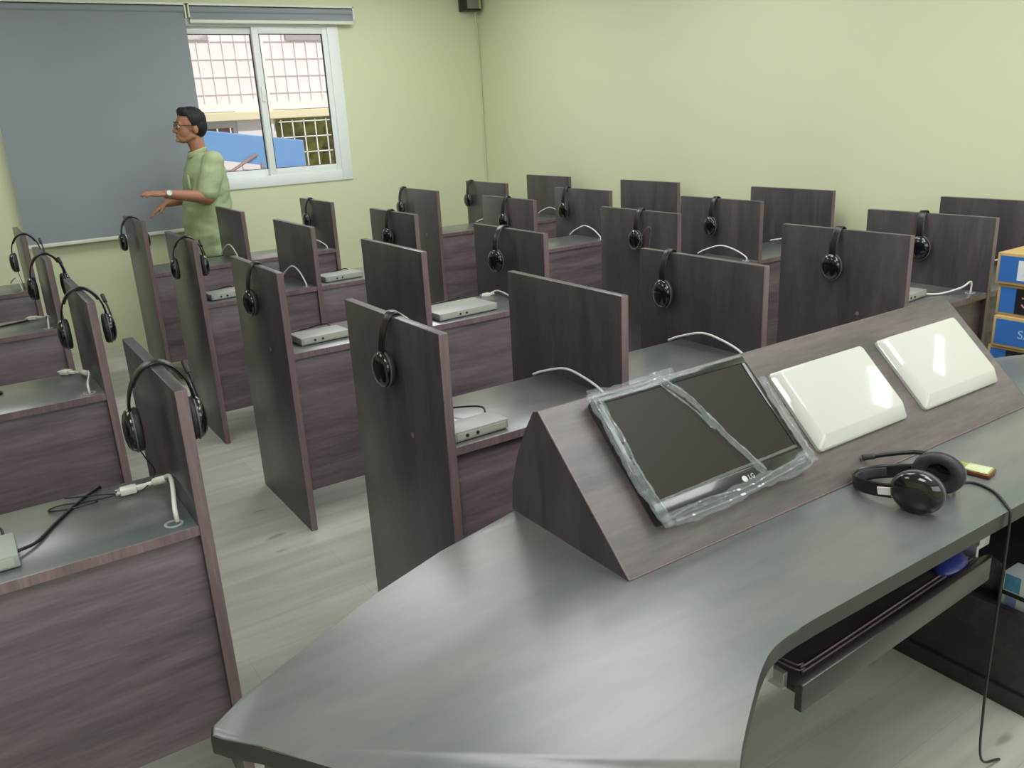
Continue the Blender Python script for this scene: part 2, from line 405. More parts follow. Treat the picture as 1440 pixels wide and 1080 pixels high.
# ------------------------------------------------------------------ carrel desks
H, HT, DD, TD = 1.12, .788, .627, .392
DX = [0, .636, 1.2816, 2.146, 2.787, 3.429]
RY = [0, 1.2987, 2.607, 3.9013]
PT = .028
def carrel(xs, zb):
    """desk root at the left near corner of its first panel; xs = offsets of its three panels"""
    r = empty('carrel_desk')
    for i, x in enumerate(xs):
        bm = bmesh.new(); box(bm, (x, 0, 0), (x+PT, DD, H), .0015)
        nm = 'divider_panel' if i == 1 else 'side_panel'
        p = obj(nm, bm, M['wood_dim'], r, True, 40)
        bm = bmesh.new(); box(bm, (x+.0005, -.0022, .001), (x+PT-.0005, .0006, H-.001), .0008); obj('edge_strip', bm, M['edge'], p)
        if i == 0:
            bm = bmesh.new(); lathe(bm, [(.009, -.001), (.009, .0012), (.006, .002)], 16, Matrix.Translation((x, .21, .77)) @ Matrix.Rotation(-PI/2, 4, 'Y')); obj('cam_cover', bm, M['edge'], p, True, 40)
    for a, b in zip(xs, xs[1:]):
        bm = bmesh.new(); box(bm, (a+PT, .002, HT-.025), (b, TD, HT), .002); t = obj('desk_top', bm, M['wood_top_sheen'], r, True, 40)
        bm = bmesh.new(); box(bm, (a+PT, .0002, HT-.0245), (b, .0025, HT-.0005), .0005); obj('edge_strip', bm, M['edge'], t)
        bm = bmesh.new(); box(bm, (a+PT, .016, zb), (b, .034, HT-.025), .001); obj('modesty_panel', bm, M['wood_lit'], r, True, 40)
        bm = bmesh.new(); lathe(bm, [(.022, HT-.001), (.022, HT+.0012), (.016, HT+.0018), (.015, HT-.001)], 20, Matrix.Translation((b-.045, .05, 0))); obj('cable_grommet', bm, M['boxgrey'], t, True, 40)
    return r
ROWN = ['front row', 'second row', 'third row', 'back row']
protoA = carrel([0, DX[1], DX[2]], .178)
protoB = carrel([0, DX[4]-DX[3], DX[5]-DX[3]], .178)
protoL = carrel([-1.30, -.66, 0], .205)
for k in range(4):
    nearness = ['directly behind the console with wrapped monitor', 'second row from the console', 'third row from the console', 'nearest the window wall'][k]
    a = protoA if k == 0 else dup(protoA); a.location = (0, RY[k], 0)
    tag(a, 'dark two-seat carrel desk beside the aisle, %s' % nearness, 'desk', 'carrel desks of the right block')
    b = protoB if k == 0 else dup(protoB); b.location = (DX[3], RY[k], 0)
    tag(b, 'dark wood two-seat carrel desk in the %s against the right wall' % ROWN[k], 'desk', 'carrel desks of the right block')
    c = protoL if k == 0 else dup(protoL); c.location = (-.678, RY[k]-.016, 0)
    tag(c, 'dark carrel desk left of the aisle in the %s, cut by picture edge' % ROWN[k], 'desk', 'carrel desks left of the aisle')

# ------------------------------------------------------------------ headphones
def headphone_parts(r, mic=True, sc=1.0, opening=.064):
    # local frame: inner apex of the headband at the origin, cups hanging towards -z, span along x
    ax, dz = opening, .118
    arc = [(ax*math.cos(a)*1.0, 0, -dz+(dz+.0065)*math.sin(a)) for a in [PI*i/12 for i in range(13)]]
    bm = bmesh.new(); tube(bm, arc, 0, 10, 3, flat=(.0175, .0035, (0, 1, 0))); hb = obj('headband', bm, M['black'], r, True, 50)
    pad = [(ax*.93*math.cos(a), 0, -dz+(dz+.002)*math.sin(a)) for a in [PI*(.2+.6*i/8) for i in range(9)]]
    bm = bmesh.new(); tube(bm, pad, 0, 10, 3, flat=(.0115, .004, (0, 1, 0))); obj('band_pad', bm, M['pad'], hb, True, 50)
    for s in (-1, 1):
        bm = bmesh.new(); tube(bm, [(s*ax, 0, -dz+.012), (s*(ax+.003), 0, -dz-.012), (s*(ax+.004), 0, -dz-.03)], 0, 8, 4, flat=(.008, .0025, (0, 1, 0)))
        sl = obj('slider', bm, M['blackgloss'], r, True, 50)
        bm = bmesh.new(); box(bm, (s*(ax+.004)-.004, -.006, -dz-.006), (s*(ax+.004)+.004, .006, -dz+.012), .001); obj('adjustment_label', bm, M['silver'], sl)
        Rm = Matrix.Translation((s*(ax-.004), 0, -.160)) @ Matrix.Rotation(s*PI/2, 4, 'Y') @ Matrix.Rotation(.0, 4, 'Z')
        S = Matrix.Diagonal((1.28, 1.1, .88, 1))
        bm = bmesh.new(); lathe(bm, [(.036, -.004), (.043, .001), (.044, .008), (.041, .017), (.032, .025), (.017, .030), (.004, .031)], 28, Rm @ S)
        cup = obj('ear_cup', bm, M['blackgloss'], r, True, 60)
        bm = bmesh.new(); lathe(bm, [(.020, -.003), (.024, -.015), (.032, -.020), (.041, -.018), (.0455, -.010), (.043, .0)], 28, Rm @ S)
        obj('ear_cushion', bm, M['pad'], cup, True, 60)
        bm = bmesh.new(); lathe(bm, [(.044, -.001), (.0465, .0), (.0465, .004), (.044, .005)], 28, Rm @ S)
        obj('cup_ring', bm, M['ring'], cup, True, 60)
    if mic:
        s = 1
        bm = bmesh.new(); tube(bm, [(s*(ax+.012), .0, -.165), (s*(ax+.02), .03, -.15), (s*(ax+.018), .075, -.11), (s*(ax+.012), .115, -.068)], .0038, 8, 6)
        mb = obj('microphone_boom', bm, M['black'], r, True, 60)
        bm = bmesh.new(); tube(bm, [(s*(ax+.012), .110, -.074), (s*(ax+.009), .125, -.058), (s*(ax+.007), .135, -.047)], .0075, 10, 3); obj('microphone_tip', bm, M['pad'], mb, True, 60)
proto_h = empty('headphones'); headphone_parts(proto_h, opening=.047)
proto_w = empty('headphones'); headphone_parts(proto_w, opening=.077)
WIDE = {6: 0, 8: 1, 12: 1, 16: 1, 17: 1, 18: 1, 19: 1, 5: 1}
used_w = False
HS = [  # x of panel, y, label, yaw, tilt
 (0, .30, 'black headphones hung on the tall front-row aisle panel beside the teacher desk', .12, .05),
 (DX[2], .47, 'black headphones hung on the divider directly behind the wrapped monitor', -.1, -.05),
 (DX[3], .33, 'black headphones hung on the wide divider behind the first white panel', .06, .02),
 (DX[4], .34, 'black headphones hung on the front-row divider nearest the blue cartons', .3, -.06),
 (0, RY[1]+.30, 'black headphones hung on the aisle end panel of the second row', .2, .04),
 (DX[2], RY[1]+.36, 'black headphones on the second-row divider just above the large front-row divider', .45, -.04),
 (DX[3], RY[1]+.29, 'black headphones with looped cable on the second-row divider beyond the cross gap', .1, .03),
 (DX[4], RY[1]+.34, 'black headphones on the second-row divider second from the right wall', -.1, .02),
 (0, RY[2]+.20, 'black headphones straddling the aisle end panel of the third row', -.2, .06),
 (DX[2], RY[2]+.34, 'black headphones on the third-row divider in front of the far wall', .3, -.05),
 (DX[3], RY[2]+.32, 'black headphones on the third-row divider below the room corner', .1, .0),
 (DX[4], RY[2]+.49, 'black headphones on the third-row divider right of the room corner', .1, .0),
 (0, RY[3]+.42, 'black headphones at the top of the farthest aisle end panel, near the man', .1, .04),
 (DX[2], RY[3]+.44, 'black headphones on the back-row panel standing under the window sill', .0, .0),
 (DX[3], RY[3]+.58, 'black headphones on the back-row divider left of the corner cable', .0, .0),
 (DX[4], RY[3]+.56, 'black headphones on the back-row divider nearest the corner cable', .0, .0),
 (-.678, .25, 'black headphones on the nearest end panel left of the aisle, arched over a white cable', -.12, .05),
 (-.678, RY[1]+.28, 'black headphones on the second end panel left of the aisle', -.1, -.05),
 (-.678, RY[2]+.20, 'black headphones on the third end panel left of the aisle', .1, .04),
 (-.678, RY[3]+.03, 'black headphones on the farthest end panel left of the aisle, nearest the blind', -.1, .0),
]
for i, (x, y, lab, yaw, tilt) in enumerate(HS):
    if WIDE.get(i):
        h = dup(proto_w) if used_w else proto_w; used_w = True
    else:
        h = proto_h if i == 0 else dup(proto_h)
    h.location = (x+PT/2, y, H+.0025); h.rotation_euler = (tilt, 0, yaw*.6)
    tag(h, lab, 'headphones', 'headphones hung on the dividers')
    if i in (1, 16, 6, 19):     # trailing leads
        bm = bmesh.new()
        path = {1: [(-.07, 0, -.205), (-.066, -.01, -.25), (-.052, -.03, -.30), (-.055, -.05, -.329)],
                16: [(-.075, 0, -.205), (-.06, .02, -.25), (-.045, .03, -.30), (-.09, .0, -.329), (-.17, .03, -.328), (-.26, .06, -.327)],
                6: [(-.075, .0, -.205), (-.08, -.05, -.19), (-.075, -.10, -.09), (-.06, -.13, -.08), (-.055, -.12, -.15), (-.05, -.1, -.26), (-.06, -.1, -.325)],
                19: [(-.07, 0, -.205), (-.06, -.02, -.26), (-.05, -.04, -.329)]}[i]
        tube(bm, path, .0018, 6, 8); obj('cable', bm, M['cable_k'] if i != 6 else M['ring'], h, True)

# ------------------------------------------------------------------ video cables and grey boxes on the carrel desks
def video_cable(pts, label, ferrite=None, plug=True, r=.0042, group='white video cables on the carrel desks'):
    bm = bmesh.new(); tube(bm, pts, r, 8, 8)
    o = obj('video_cable', bm, M['cable_w'], None, True); tag(o, label, 'cable', group)
    if plug:
        a, b = Vector(pts[-1]), Vector(pts[-2]); d = (a-b); d.z *= .3; d.normalize()
        q = d.to_track_quat('X', 'Z').to_matrix().to_4x4(); q.translation = a+d*.0
        bm = bmesh.new(); box(bm, (-.006, -.016, -.008), (.034, .016, .008), .003, M4=q); box(bm, (-.03, -.008, -.006), (-.004, .008, .006), .003, M4=q)
        p = obj('plug', bm, M['whiteplastic'], o, True, 40)
        bm = bmesh.new(); box(bm, (.034, -.012, -.005), (.041, .012, .005), .001, M4=q)
        for s in (-1, 1): box(bm, (-.004, s*.0125-.003, -.003), (.045, s*.0125+.003, .003), .001, M4=q)
        obj('connector_shell', bm, M['steel'], p)
    if ferrite is not None:
        a, b = Vector(ferrite[0]), Vector(ferrite[1]); bm = bmesh.new()
        tube(bm, [a, a.lerp(b, .08), a.lerp(b, .92), b], [.008, .0105, .0105, .008], 12, 0); obj('ferrite_core', bm, M['whiteplastic'], o, True, 50)
    return o
Z = HT+.005
def arch(x, y0, far, rise, side=.0, dx=0):
    return [(x, y0, HT-.01), (x, y0, HT+.02), (x-.005+side*.3, y0+far*.25, HT+rise*.8), (x-.012+side*.6, y0+far*.55, HT+rise), (x-.03+side, y0+far*.85, HT+rise*.55), (x-.04+side, y0+far, HT+.012)]
video_cable(arch(.60, .05, .33, .06), 'white video cable arching over the front-row desk between the aisle panel and wrapped monitor', plug=False)
video_cable(arch(DX[2]-.04, .05, .33, .062), 'white video cable arching behind the top right corner of the wrapped monitor', plug=False)
video_cable([(DX[4]-.045, .05, HT-.01), (DX[4]-.045, .052, HT+.05), (DX[4]-.09, .07, HT+.028), (DX[4]-.17, .12, HT+.006), (DX[4]-.25, .16, HT+.012), (DX[4]-.3, .2, HT+.01)], 'white video cable behind the upper right corner of the second white panel')
video_cable(arch(DX[5]-.04, .05, .3, .05), 'white video cable on the front-row desk just left of the blue cartons', plug=False)
video_cable([(DX[2]-.045, RY[1]+.05, HT-.01), (DX[2]-.045, RY[1]+.08, Z+.02), (DX[2]-.06, RY[1]+.2, Z+.01), (DX[2]-.04, RY[1]+.36, Z+.012), (DX[2]-.09, RY[1]+.37, Z)], 'short white video cable lying on the second-row desk beside the large front-row divider')
video_cable(arch(DX[1]-.045, RY[1]+.05, .3, .05), 'white video cable on the second-row desk behind its aisle end panel', plug=False)
video_cable(arch(DX[4]-.045, RY[1]+.05, .34, .07), 'white video cable arching on the second-row desk right of the cross gap', plug=False)
video_cable(arch(DX[5]-.045, RY[1]+.05, .33, .04), 'white video cable on the second-row desk nearest the right wall', plug=False)
video_cable(arch(DX[1]-.045, RY[2]+.05, .3, .10), 'white video cable curled up on the third-row desk by the aisle', plug=False)
video_cable(arch(DX[4]-.045, RY[2]+.05, .30, .085), 'white video cable arching on the third-row desk past the cross gap', plug=False)
video_cable(arch(DX[1]-.045, RY[3]+.05, .3, .10), 'white video cable curled on the back-row desk in front of the man', plug=False)
video_cable(arch(DX[2]-.045, RY[3]+.05, .3, .05), 'white video cable on the back-row desk right of the man', plug=False)
video_cable(arch(DX[4]-.045, RY[3]+.05, .3, .05), 'white video cable on the back-row desk below the corner cable', plug=False)
video_cable(arch(DX[5]-.045, RY[3]+.05, .3, .07), 'white video cable on the back-row desk near the right wall', plug=False)
video_cable([(-.712, .045, HT-.01), (-.712, .05, HT+.03), (-.692, .15, HT+.05), (-.683, .235, HT+.042), (-.70, .275, HT+.022), (-.735, .285, HT+.014), (-.762, .288, HT+.012)],
            'white video cable with ferrite and plug on the nearest desk left of the aisle', ((-.688, .258, HT+.028), (-.716, .281, HT+.018)), r=.0058)
video_cable([(-.722, RY[1]+.03, HT-.01), (-.722, RY[1]+.045, HT+.03), (-.695, RY[1]+.2, HT+.03), (-.70, RY[1]+.27, HT+.02), (-.725, RY[1]+.32, HT+.012), (-.75, RY[1]+.35, HT+.012)],
            'white video cable with plug on the second desk left of the aisle', ((-.7, RY[1]+.24, HT+.022), (-.712, RY[1]+.30, HT+.016)))
video_cable([(-.722, RY[2]+.03, HT-.01), (-.715, RY[2]+.05, HT+.04), (-.70, RY[2]+.2, HT+.03), (-.72, RY[2]+.30, HT+.012), (-.75, RY[2]+.31, HT+.012)], 'white video cable with plug on the third desk left of the aisle')
video_cable(arch(-.73, RY[3]+.03, .33, .06), 'white video cable on the farthest desk left of the aisle', plug=False)

def control_box(x, y, rz, label, w=.20, d=.13, lead=True):
    r = empty('control_box', (x, y, HT+.0035), (0, 0, rz)); tag(r, label, 'control box', 'grey control boxes on the carrel desks')
    bm = bmesh.new(); box(bm, (-w/2, -d/2, 0), (w/2, d/2, .03), .003); c = obj('case', bm, M['boxgrey'], r, True, 40)
    bm = bmesh.new(); box(bm, (-w/2+.01, -d/2-.001, .005), (w/2-.01, -d/2+.001, .024), .001); obj('front_panel', bm, plain('pale front panel', (170, 172, 162), .4), c)
    for i, xx in enumerate((-.05, -.015)):
        bm = bmesh.new(); lathe(bm, [(.005, 0), (.005, .004)], 12, Matrix.Translation((xx, -d/2, .015)) @ Matrix.Rotation(PI/2, 4, 'X')); obj('jack_socket', bm, M['alu_dark'], c)
    for xx in (-w/2+.015, w/2-.015):
        for yy in (-d/2+.015, d/2-.015):
            bm = bmesh.new(); lathe(bm, [(.006, -.0035), (.006, .001)], 10, Matrix.Translation((xx, yy, 0))); obj('foot', bm, M['alu_dark'], r)
    if lead:
        bm = bmesh.new(); tube(bm, [(w/2-.02, d/2, .018), (w/2-.005, d/2+.05, .03), (w/2-.06, d/2+.14, .016), (w/2-.13, d/2+.21, .003), (-w/2+.01, d/2+.24, .001)] if d < .1 else [(w/2-.02, d/2, .018), (w/2-.03, d/2+.05, .03), (w/2-.1, d/2+.10, .012), (w/2-.2, d/2+.12, .003)], .003, 8, 8); obj('cable', bm, M['cable_k'], r, True)
    return r
control_box(.128, .068, .02, 'light grey flat control box with black lead on the front-row desk beside the aisle panel', .185, .09)
control_box(.20, RY[1]+.155, .05, 'light grey control box on the second-row desk beside the aisle end panel', .22)
control_box(.88, RY[1]+.15, .05, 'light grey control box on the second-row desk seen between two front-row dividers', .32, .2)
control_box(.16, RY[2]+.13, .1, 'light grey control box on the third-row desk next to the aisle end panel', .2)
control_box(.83, RY[2]+.13, .05, 'light grey control box on the third-row desk near the wall-side gap', .24)
control_box(2.45, .2, .1, 'light grey control box partly hidden behind the second white panel', .2)
control_box(-1.14, .10, .0, 'light grey control box at the left picture edge on the nearest desk', .2)
bm = bmesh.new(); tube(bm, [(-1.04, .10, HT+.012), (-1.0, .135, HT+.006), (-.955, .215, HT+.004), (-.90, .30, HT+.004), (-.845, .365, HT+.005), (-.83, .40, HT-.01), (-.83, .41, HT-.1)], .0042, 8, 8)
tag(obj('power_lead', bm, M['cable_k'], None, True), 'black lead running diagonally across the nearest left desk to its back edge', 'cable')
bm = bmesh.new(); tube(bm, [(-.80, .285, HT+.008), (-.86, .30, HT+.004), (-.93, .325, HT+.003), (-.96, .31, HT+.003), (-.92, .285, HT+.004), (-.85, .28, HT+.006)], .002, 6, 8)
tag(obj('thin_lead', bm, M['cable_k'], None, True), 'thin dark lead looped beside the white plug on the nearest left desk', 'cable')
bm = bmesh.new(); tube(bm, [(-1.05, RY[1]+.33, HT+.003), (-1.0, RY[1]+.3, HT+.003), (-.985, RY[1]+.26, HT+.003), (-1.03, RY[1]+.22, HT+.003)], .003, 6, 8)
tag(obj('dark_lead', bm, M['cable_k'], None, True), 'dark lead curled at the left picture edge on the second desk left of the aisle', 'cable')
bm = bmesh.new(); tube(bm, [(-1.1, RY[2]+.2, HT+.004), (-.9, RY[2]+.27, HT+.003), (-.78, RY[2]+.31, HT+.004)], .004, 6, 8)
tag(obj('dark_lead', bm, M['cable_k'], None, True), 'dark lead along the third desk left of the aisle', 'cable')

# ------------------------------------------------------------------ teacher's desk
ZT = .78
T = empty('teacher_desk', (.75, -.75, 0)); tag(T, 'large curved dark wood teacher desk with sloping console in the foreground', 'desk')
T0 = Vector((.75, -.75, 0))
def tpart(name, bm, mat, parent=None, smooth=True, angle=40):
    o = obj(name, bm, mat, parent or T, smooth, angle)
    if parent is None: o.location = -T0
    return o
left_back = [(-.846, -.748), (-.838, -.722), (-.779, -.685), (-.627, -.61), (-.463, -.534), (-.283, -.469), (-.062, -.408)]
end_edge = [(-.44, -1.44), (-.52, -1.28), (-.62, -1.085), (-.719, -.924), (-.787, -.817), (-.83, -.765)]
inner = [(.13, -1.112), (.05, -1.115), (-.009, -1.126), (-.067, -1.153), (-.123, -1.187), (-.194, -1.232), (-.254, -1.275), (-.32, -1.335), (-.37, -1.40), (-.41, -1.45)]
inner = [(p.x, p.y) for p in spline([(x, y, 0) for x, y in inner], 4)]
mir = lambda P: [(1.47-x, y) for x, y in P]
outline = end_edge + left_back + mir(left_back)[::-1] + mir(end_edge)[::-1] + mir(inner)[::-1] + inner
bm = bmesh.new(); prism(bm, [(x, y) for x, y in outline], 'z', ZT-.036, ZT, .007, 3)
wt_ = tpart('worktop', bm, [M['wood_top_sheen'], M['edge_shade']])
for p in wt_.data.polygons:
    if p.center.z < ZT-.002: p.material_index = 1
# console housing
x0, x1 = -.05, 1.505
prof = [(-.81, ZT), (-.52, 1.056), (-.505, 1.052), (-.468, .995), (-.43, .92), (-.408, .85), (-.40, ZT)]
bm = bmesh.new(); prism(bm, prof, 'x', x0, x1)
tpart('console_housing', bm, M['wood_c'], smooth=False)
for xx in (x0, x1-.0):
    bm = bmesh.new(); prism(bm, [(y, z) for y, z in prof], 'x', xx-.0015, xx+.0015); tpart('console_end', bm, M['wood_dim'], smooth=False)
bm = bmesh.new(); tube(bm, [(x0, -.812, ZT+.002), (x0, -.521, 1.058)], .0022, 6, 0); tube(bm, [(x0, -.812, ZT+.002), (x1, -.812, ZT+.002)], .0016, 6, 0)
tpart('edge_strip', bm, M['edge'])
# supports
def slab(pa, pb, th, z0, z1, name):
    a, b = Vector((*pa, 0)), Vector((*pb, 0)); d = (b-a).normalized(); n = Vector((-d.y, d.x, 0))*th/2
    bm = bmesh.new(); prism(bm, [tuple((q)[:2]) for q in (a-n, b-n, b+n, a+n)], 'z', z0, z1)
    tpart(name, bm, M['wood_dim'], smooth=False)
slab((-.775, -.80), (-.60, -1.08), .028, 0, ZT-.036, 'leg_panel')
slab((2.245, -.80), (2.07, -1.08), .028, 0, ZT-.036, 'leg_panel')
bm = bmesh.new(); box(bm, (-.30, -.53, .12), (1.78, -.51, ZT-.036), .001); tpart('modesty_panel', bm, M['wood_shade'])
bm = bmesh.new(); box(bm, (1.18, -1.07, .05), (1.205, -.535, .295), .001); tpart('pedestal_side', bm, M['wood_shade'])
bm = bmesh.new(); box(bm, (1.172, -1.075, 0), (1.212, -.53, .055), .002); tpart('plinth', bm, M['wood_shade'])
bm = bmesh.new(); box(bm, (1.205, -1.06, .26), (1.66, -.535, .285), .001); tpart('pedestal_shelf', bm, M['wood_shade'])
bm = bmesh.new(); box(bm, (1.66, -1.07, 0), (1.685, -.535, ZT-.036), .001); tpart('pedestal_side', bm, M['wood_shade'])
# keyboard tray
bm = bmesh.new(); box(bm, (.09, -1.11, .634), (.775, -.78, .65), .001); kt = tpart('keyboard_tray', bm, M['wood_shade'])
kp = Vector((.085, -1.125, 0)); kr = Matrix.Rotation(math.radians(2.4), 3, 'Z')     # pulled out slightly askew
kt.rotation_euler = (0, 0, math.radians(2.4)); kt.location = kp-kr @ kp-T0
bm = bmesh.new(); box(bm, (.085, -1.125, .603), (.78, -1.108, .662), .003); o = obj('tray_lip', bm, M['wood_shade'], kt, True, 40)
bm = bmesh.new()
tube(bm, [(.76, -1.092, .651), (.18, -1.092, .651), (.145, -1.088, .651), (.125, -1.06, .651), (.118, -.85, .651)], .0022, 6, 5)
tube(bm, [(.76, -1.082, .651), (.19, -1.082, .651), (.155, -1.076, .651), (.137, -1.05, .651), (.13, -.85, .651)], .0022, 6, 5)
obj('routed_rim', bm, M['edge'], kt, True)
for xa in (.076, .78):
    bm = bmesh.new(); box(bm, (xa, -1.09, .637), (xa+.012, -.70, .672), .001); box(bm, (xa-.010, -1.06, .643), (xa+.0, -.70, .666), .001); obj('tray_rail', bm, M['steel'], kt, True, 40)
bm = bmesh.new(); box(bm, (.02, -1.075, .66), (.066, -.95, ZT-.036), .002); box(bm, (.79, -1.06, .66), (.835, -.92, ZT-.036), .002); tpart('rail_bracket', bm, M['steel'])

# frame of the console slope: u along x, v up the slope, n outward
SB = Vector((0, -.81, ZT)); SV = Vector((0, .29, .276)).normalized(); SN = Vector((0, -SV.z, SV.y)); SU = Vector((1, 0, 0))
def slope(u, v, n): return SB+SU*u+SV*v+SN*n
SM = Matrix(((1, 0, 0, 0), (0, SV.y, SN.y, SB.y), (0, SV.z, SN.z, SB.z), (0, 0, 0, 1)))
SM4 = Matrix(((1, 0, 0, 0), (0, SV.y, SN.y, 0), (0, SV.z, SN.z, 0), (0, 0, 0, 1)))
def on_slope(name, u, v, n):
    e = empty(name, slope(u, v, n)); e.rotation_euler = SM4.to_euler(); return e
# wrapped monitor
mon = on_slope('monitor', .070, .074, .0005)
tag(mon, 'black widescreen monitor still wrapped in clear film, lying on the console slope', 'monitor')
MW, MH, MT = .478, .308, .03
bm = bmesh.new(); box(bm, (0, 0, 0), (MW, MH, MT), .008, 3); obj('casing', bm, M['bezel'], mon, True, 40)
bm = bmesh.new()
for a, b in (((.0, .0), (MW, .043)), ((.0, MH-.018), (MW, MH)), ((0, .043), (.018, MH-.018)), ((MW-.018, .043), (MW, MH-.018))):
    box(bm, (a[0], a[1], MT-.004), (b[0], b[1], MT+.003), .002)
fr = obj('bezel', bm, M['bezel'], mon, True, 40)
bm = bmesh.new(); box(bm, (.018, .043, MT-.002), (MW-.018, MH-.018, MT+.0006)); obj('screen', bm, M['screen'], mon)
# round badge plus letters on the lower bezel
bm = bmesh.new(); lathe(bm, [(.0075, MT+.003), (.0075, MT+.0038)], 20, Matrix.Translation((.262, .022, 0))); obj('badge', bm, plain('silver badge', (190, 196, 190), .3), fr)
lettering('lettering', 'LG', .016, Matrix.Translation((.284, .022, MT+.0032)), plain('silver badge print', (178, 186, 180), .3), fr)
# clear film around the rim and across the screen
rng = random.Random(3)
def film_strip(bm, pts, w, seg=22, amp=.004, lift=MT+.006):
    P = spline([(p[0], p[1], 0) for p in pts], seg)
    prev = None
    for i, p in enumerate(P):
        t = (P[min(i+1, len(P)-1)]-P[max(0, i-1)]).normalized(); nrm = Vector((-t.y, t.x, 0))
        row = []
        for k in range(6):
            s = (k/5-.5)*w*(1+.35*noise.noise(Vector((p.x*30, p.y*30, 7))))
            q = p+nrm*s
            z = lift+amp*(noise.noise(Vector((q.x*60, q.y*60, 1.3)))+.8*noise.noise(Vector((q.x*150, q.y*150, 4))))
            row.append(bm.verts.new((q.x, q.y, z)))
        if prev:
            for k in range(5): bm.faces.new((prev[k], prev[k+1], row[k+1], row[k]))
        prev = row
bm = bmesh.new()
film_strip(bm, [(-.006, MH+.004), (.12, MH), (.25, MH+.006)], .03)
film_strip(bm, [(.004, MH+.01), (.004, .2), (.0, .1), (.012, -.012)], .036)
film_strip(bm, [(.006, .0), (.15, -.006), (.3, .004), (.40, .0), (MW, .018)], .034)
film_strip(bm, [(MW+.002, .0), (MW+.006, .1), (MW+.012, .24)], .03)
film_strip(bm, [(.20, MH), (.245, .24), (.275, .15), (.325, .02)], .02)
film_strip(bm, [(.19, MH-.01), (.235, .22), (.262, .15)], .007, amp=.003)
film_strip(bm, [(.02, .043), (.2, .046), (.46, .05)], .007, amp=.002)
film_strip(bm, [(.24, MH), (MW-.01, MH)], .008, amp=.002)
bm2 = bmesh.new()
for pts in ([(.012, MH-.01), (.018, .2), (.012, .12), (.02, .02)], [(-.002, MH), (-.002, .22), (-.008, .12)], [(.0, .0), (.12, .012), (.25, .003), (.36, .014), (MW, .024)],
            [(.03, -.008), (.2, -.010), (.33, -.002), (.45, .008)], [(.205, MH-.004), (.25, .24), (.28, .15), (.328, .025)], [(.02, MH+.002), (.1, MH-.006), (.2, MH+.004)], [(MW+.01, .02), (MW+.004, .12), (MW+.014, .22)]):
    film_strip(bm2, pts, .0042, amp=.003, lift=MT+.009)
pf = obj('plastic_film', bm, M['film'], mon, True)
so = pf.modifiers.new('thickness', 'SOLIDIFY'); so.thickness = .0006
o = obj('film_glint', bm2, M['glint'], pf); so = o.modifiers.new('thickness', 'SOLIDIFY'); so.thickness = .0006
# white panels
def white_cover(u0, label, w=.365, h=.230, v0=.094):
    e = on_slope('lid', u0, v0, .0005); tag(e, label, 'lid', 'white lids on the console slope')
    bm = bmesh.new()
    def rr(x0, y0, x1, y1, r, z, n=5):
        out = []
        for cx, cy, a0 in ((x1-r, y0+r, -PI/2), (x1-r, y1-r, 0), (x0+r, y1-r, PI/2), (x0+r, y0+r, PI)):
            for i in range(n+1):
                a = a0+PI/2*i/n; out.append(bm.verts.new((cx+r*math.cos(a), cy+r*math.sin(a), z)))
        return out
    L = [rr(0, 0, w, h, .014, 0), rr(0, 0, w, h, .014, .008), rr(.003, .003, w-.003, h-.003, .013, .012), rr(.022, .030, w-.008, h-.006, .012, .026), rr(.026, .034, w-.012, h-.010, .010, .0272)]
    for a, b in zip(L, L[1:]):
        for i in range(len(a)): bm.faces.new((a[i], a[(i+1) % len(a)], b[(i+1) % len(b)], b[i]))
    bm.faces.new(L[0][::-1]); bm.faces.new(L[-1])
    obj('shell', bm, M['glosswhite'], e, True, 25)
    bm = bmesh.new(); box(bm, (.005, .005, -.0004), (w-.005, h-.005, .002)); obj('rim_seal', bm, M['ring'], e)
white_cover(.617, 'glossy white lid with chamfered rim lying right of the wrapped monitor')
white_cover(1.062, 'glossy white lid with chamfered rim at the right end of the console', w=.372)

# headphones lying on the worktop
hp = empty('headphones', (0, 0, 0)); headphone_parts(hp, mic=False, opening=.070)
tag(hp, 'black headphones with microphone boom lying on the teacher desk worktop', 'headphones')
apex = Vector((.665, -.822, ZT+.0155)); cupmid = Vector((.698, -.979, ZT+.049))
zax = (apex-cupmid).normalized(); xax = Vector((zax.y, -zax.x, 0)).normalized()
yax = zax.cross(xax)
Mh = Matrix((xax, yax, zax)).transposed().to_4x4(); Mh.translation = apex
hp.matrix_world = Mh
Mi = Mh.inverted()
bm = bmesh.new(); tube(bm, [Mi @ Vector(p) for p in [(.80, -.945, ZT+.06), (.805, -.915, ZT+.066), (.795, -.88, ZT+.064), (.77, -.835, ZT+.052), (.748, -.80, ZT+.04)]], .0058, 10, 6)
mb = obj('microphone_boom', bm, M['black'], hp, True)
bm = bmesh.new(); tube(bm, [Mi @ Vector(p) for p in [(.752, -.806, ZT+.042), (.743, -.793, ZT+.038), (.736, -.783, ZT+.034)]], .0075, 10, 3); obj('microphone_tip', bm, M['pad'], mb, True)
bm = bmesh.new(); box(bm, (-.0755, -.009, -.108), (-.0705, .009, -.076), .001); obj('name_label', bm, M['silver'], hp)
bm = bmesh.new(); tube(bm, [Mi @ Vector(p) for p in [(.775, -.995, ZT+.012), (.825, -.975, ZT+.0045), (.862, -.99, ZT+.0035), (.852, -1.045, ZT+.0035), (.80, -1.103, ZT+.003), (.783, -1.119, ZT-.010), (.780, -1.122, ZT-.12), (.785, -1.12, .45), (.80, -1.115, .25), (.86, -1.10, .06), (.96, -1.1, .004)]], .0032, 8, 8)
obj('cable', bm, M['cable_k'], hp, True)

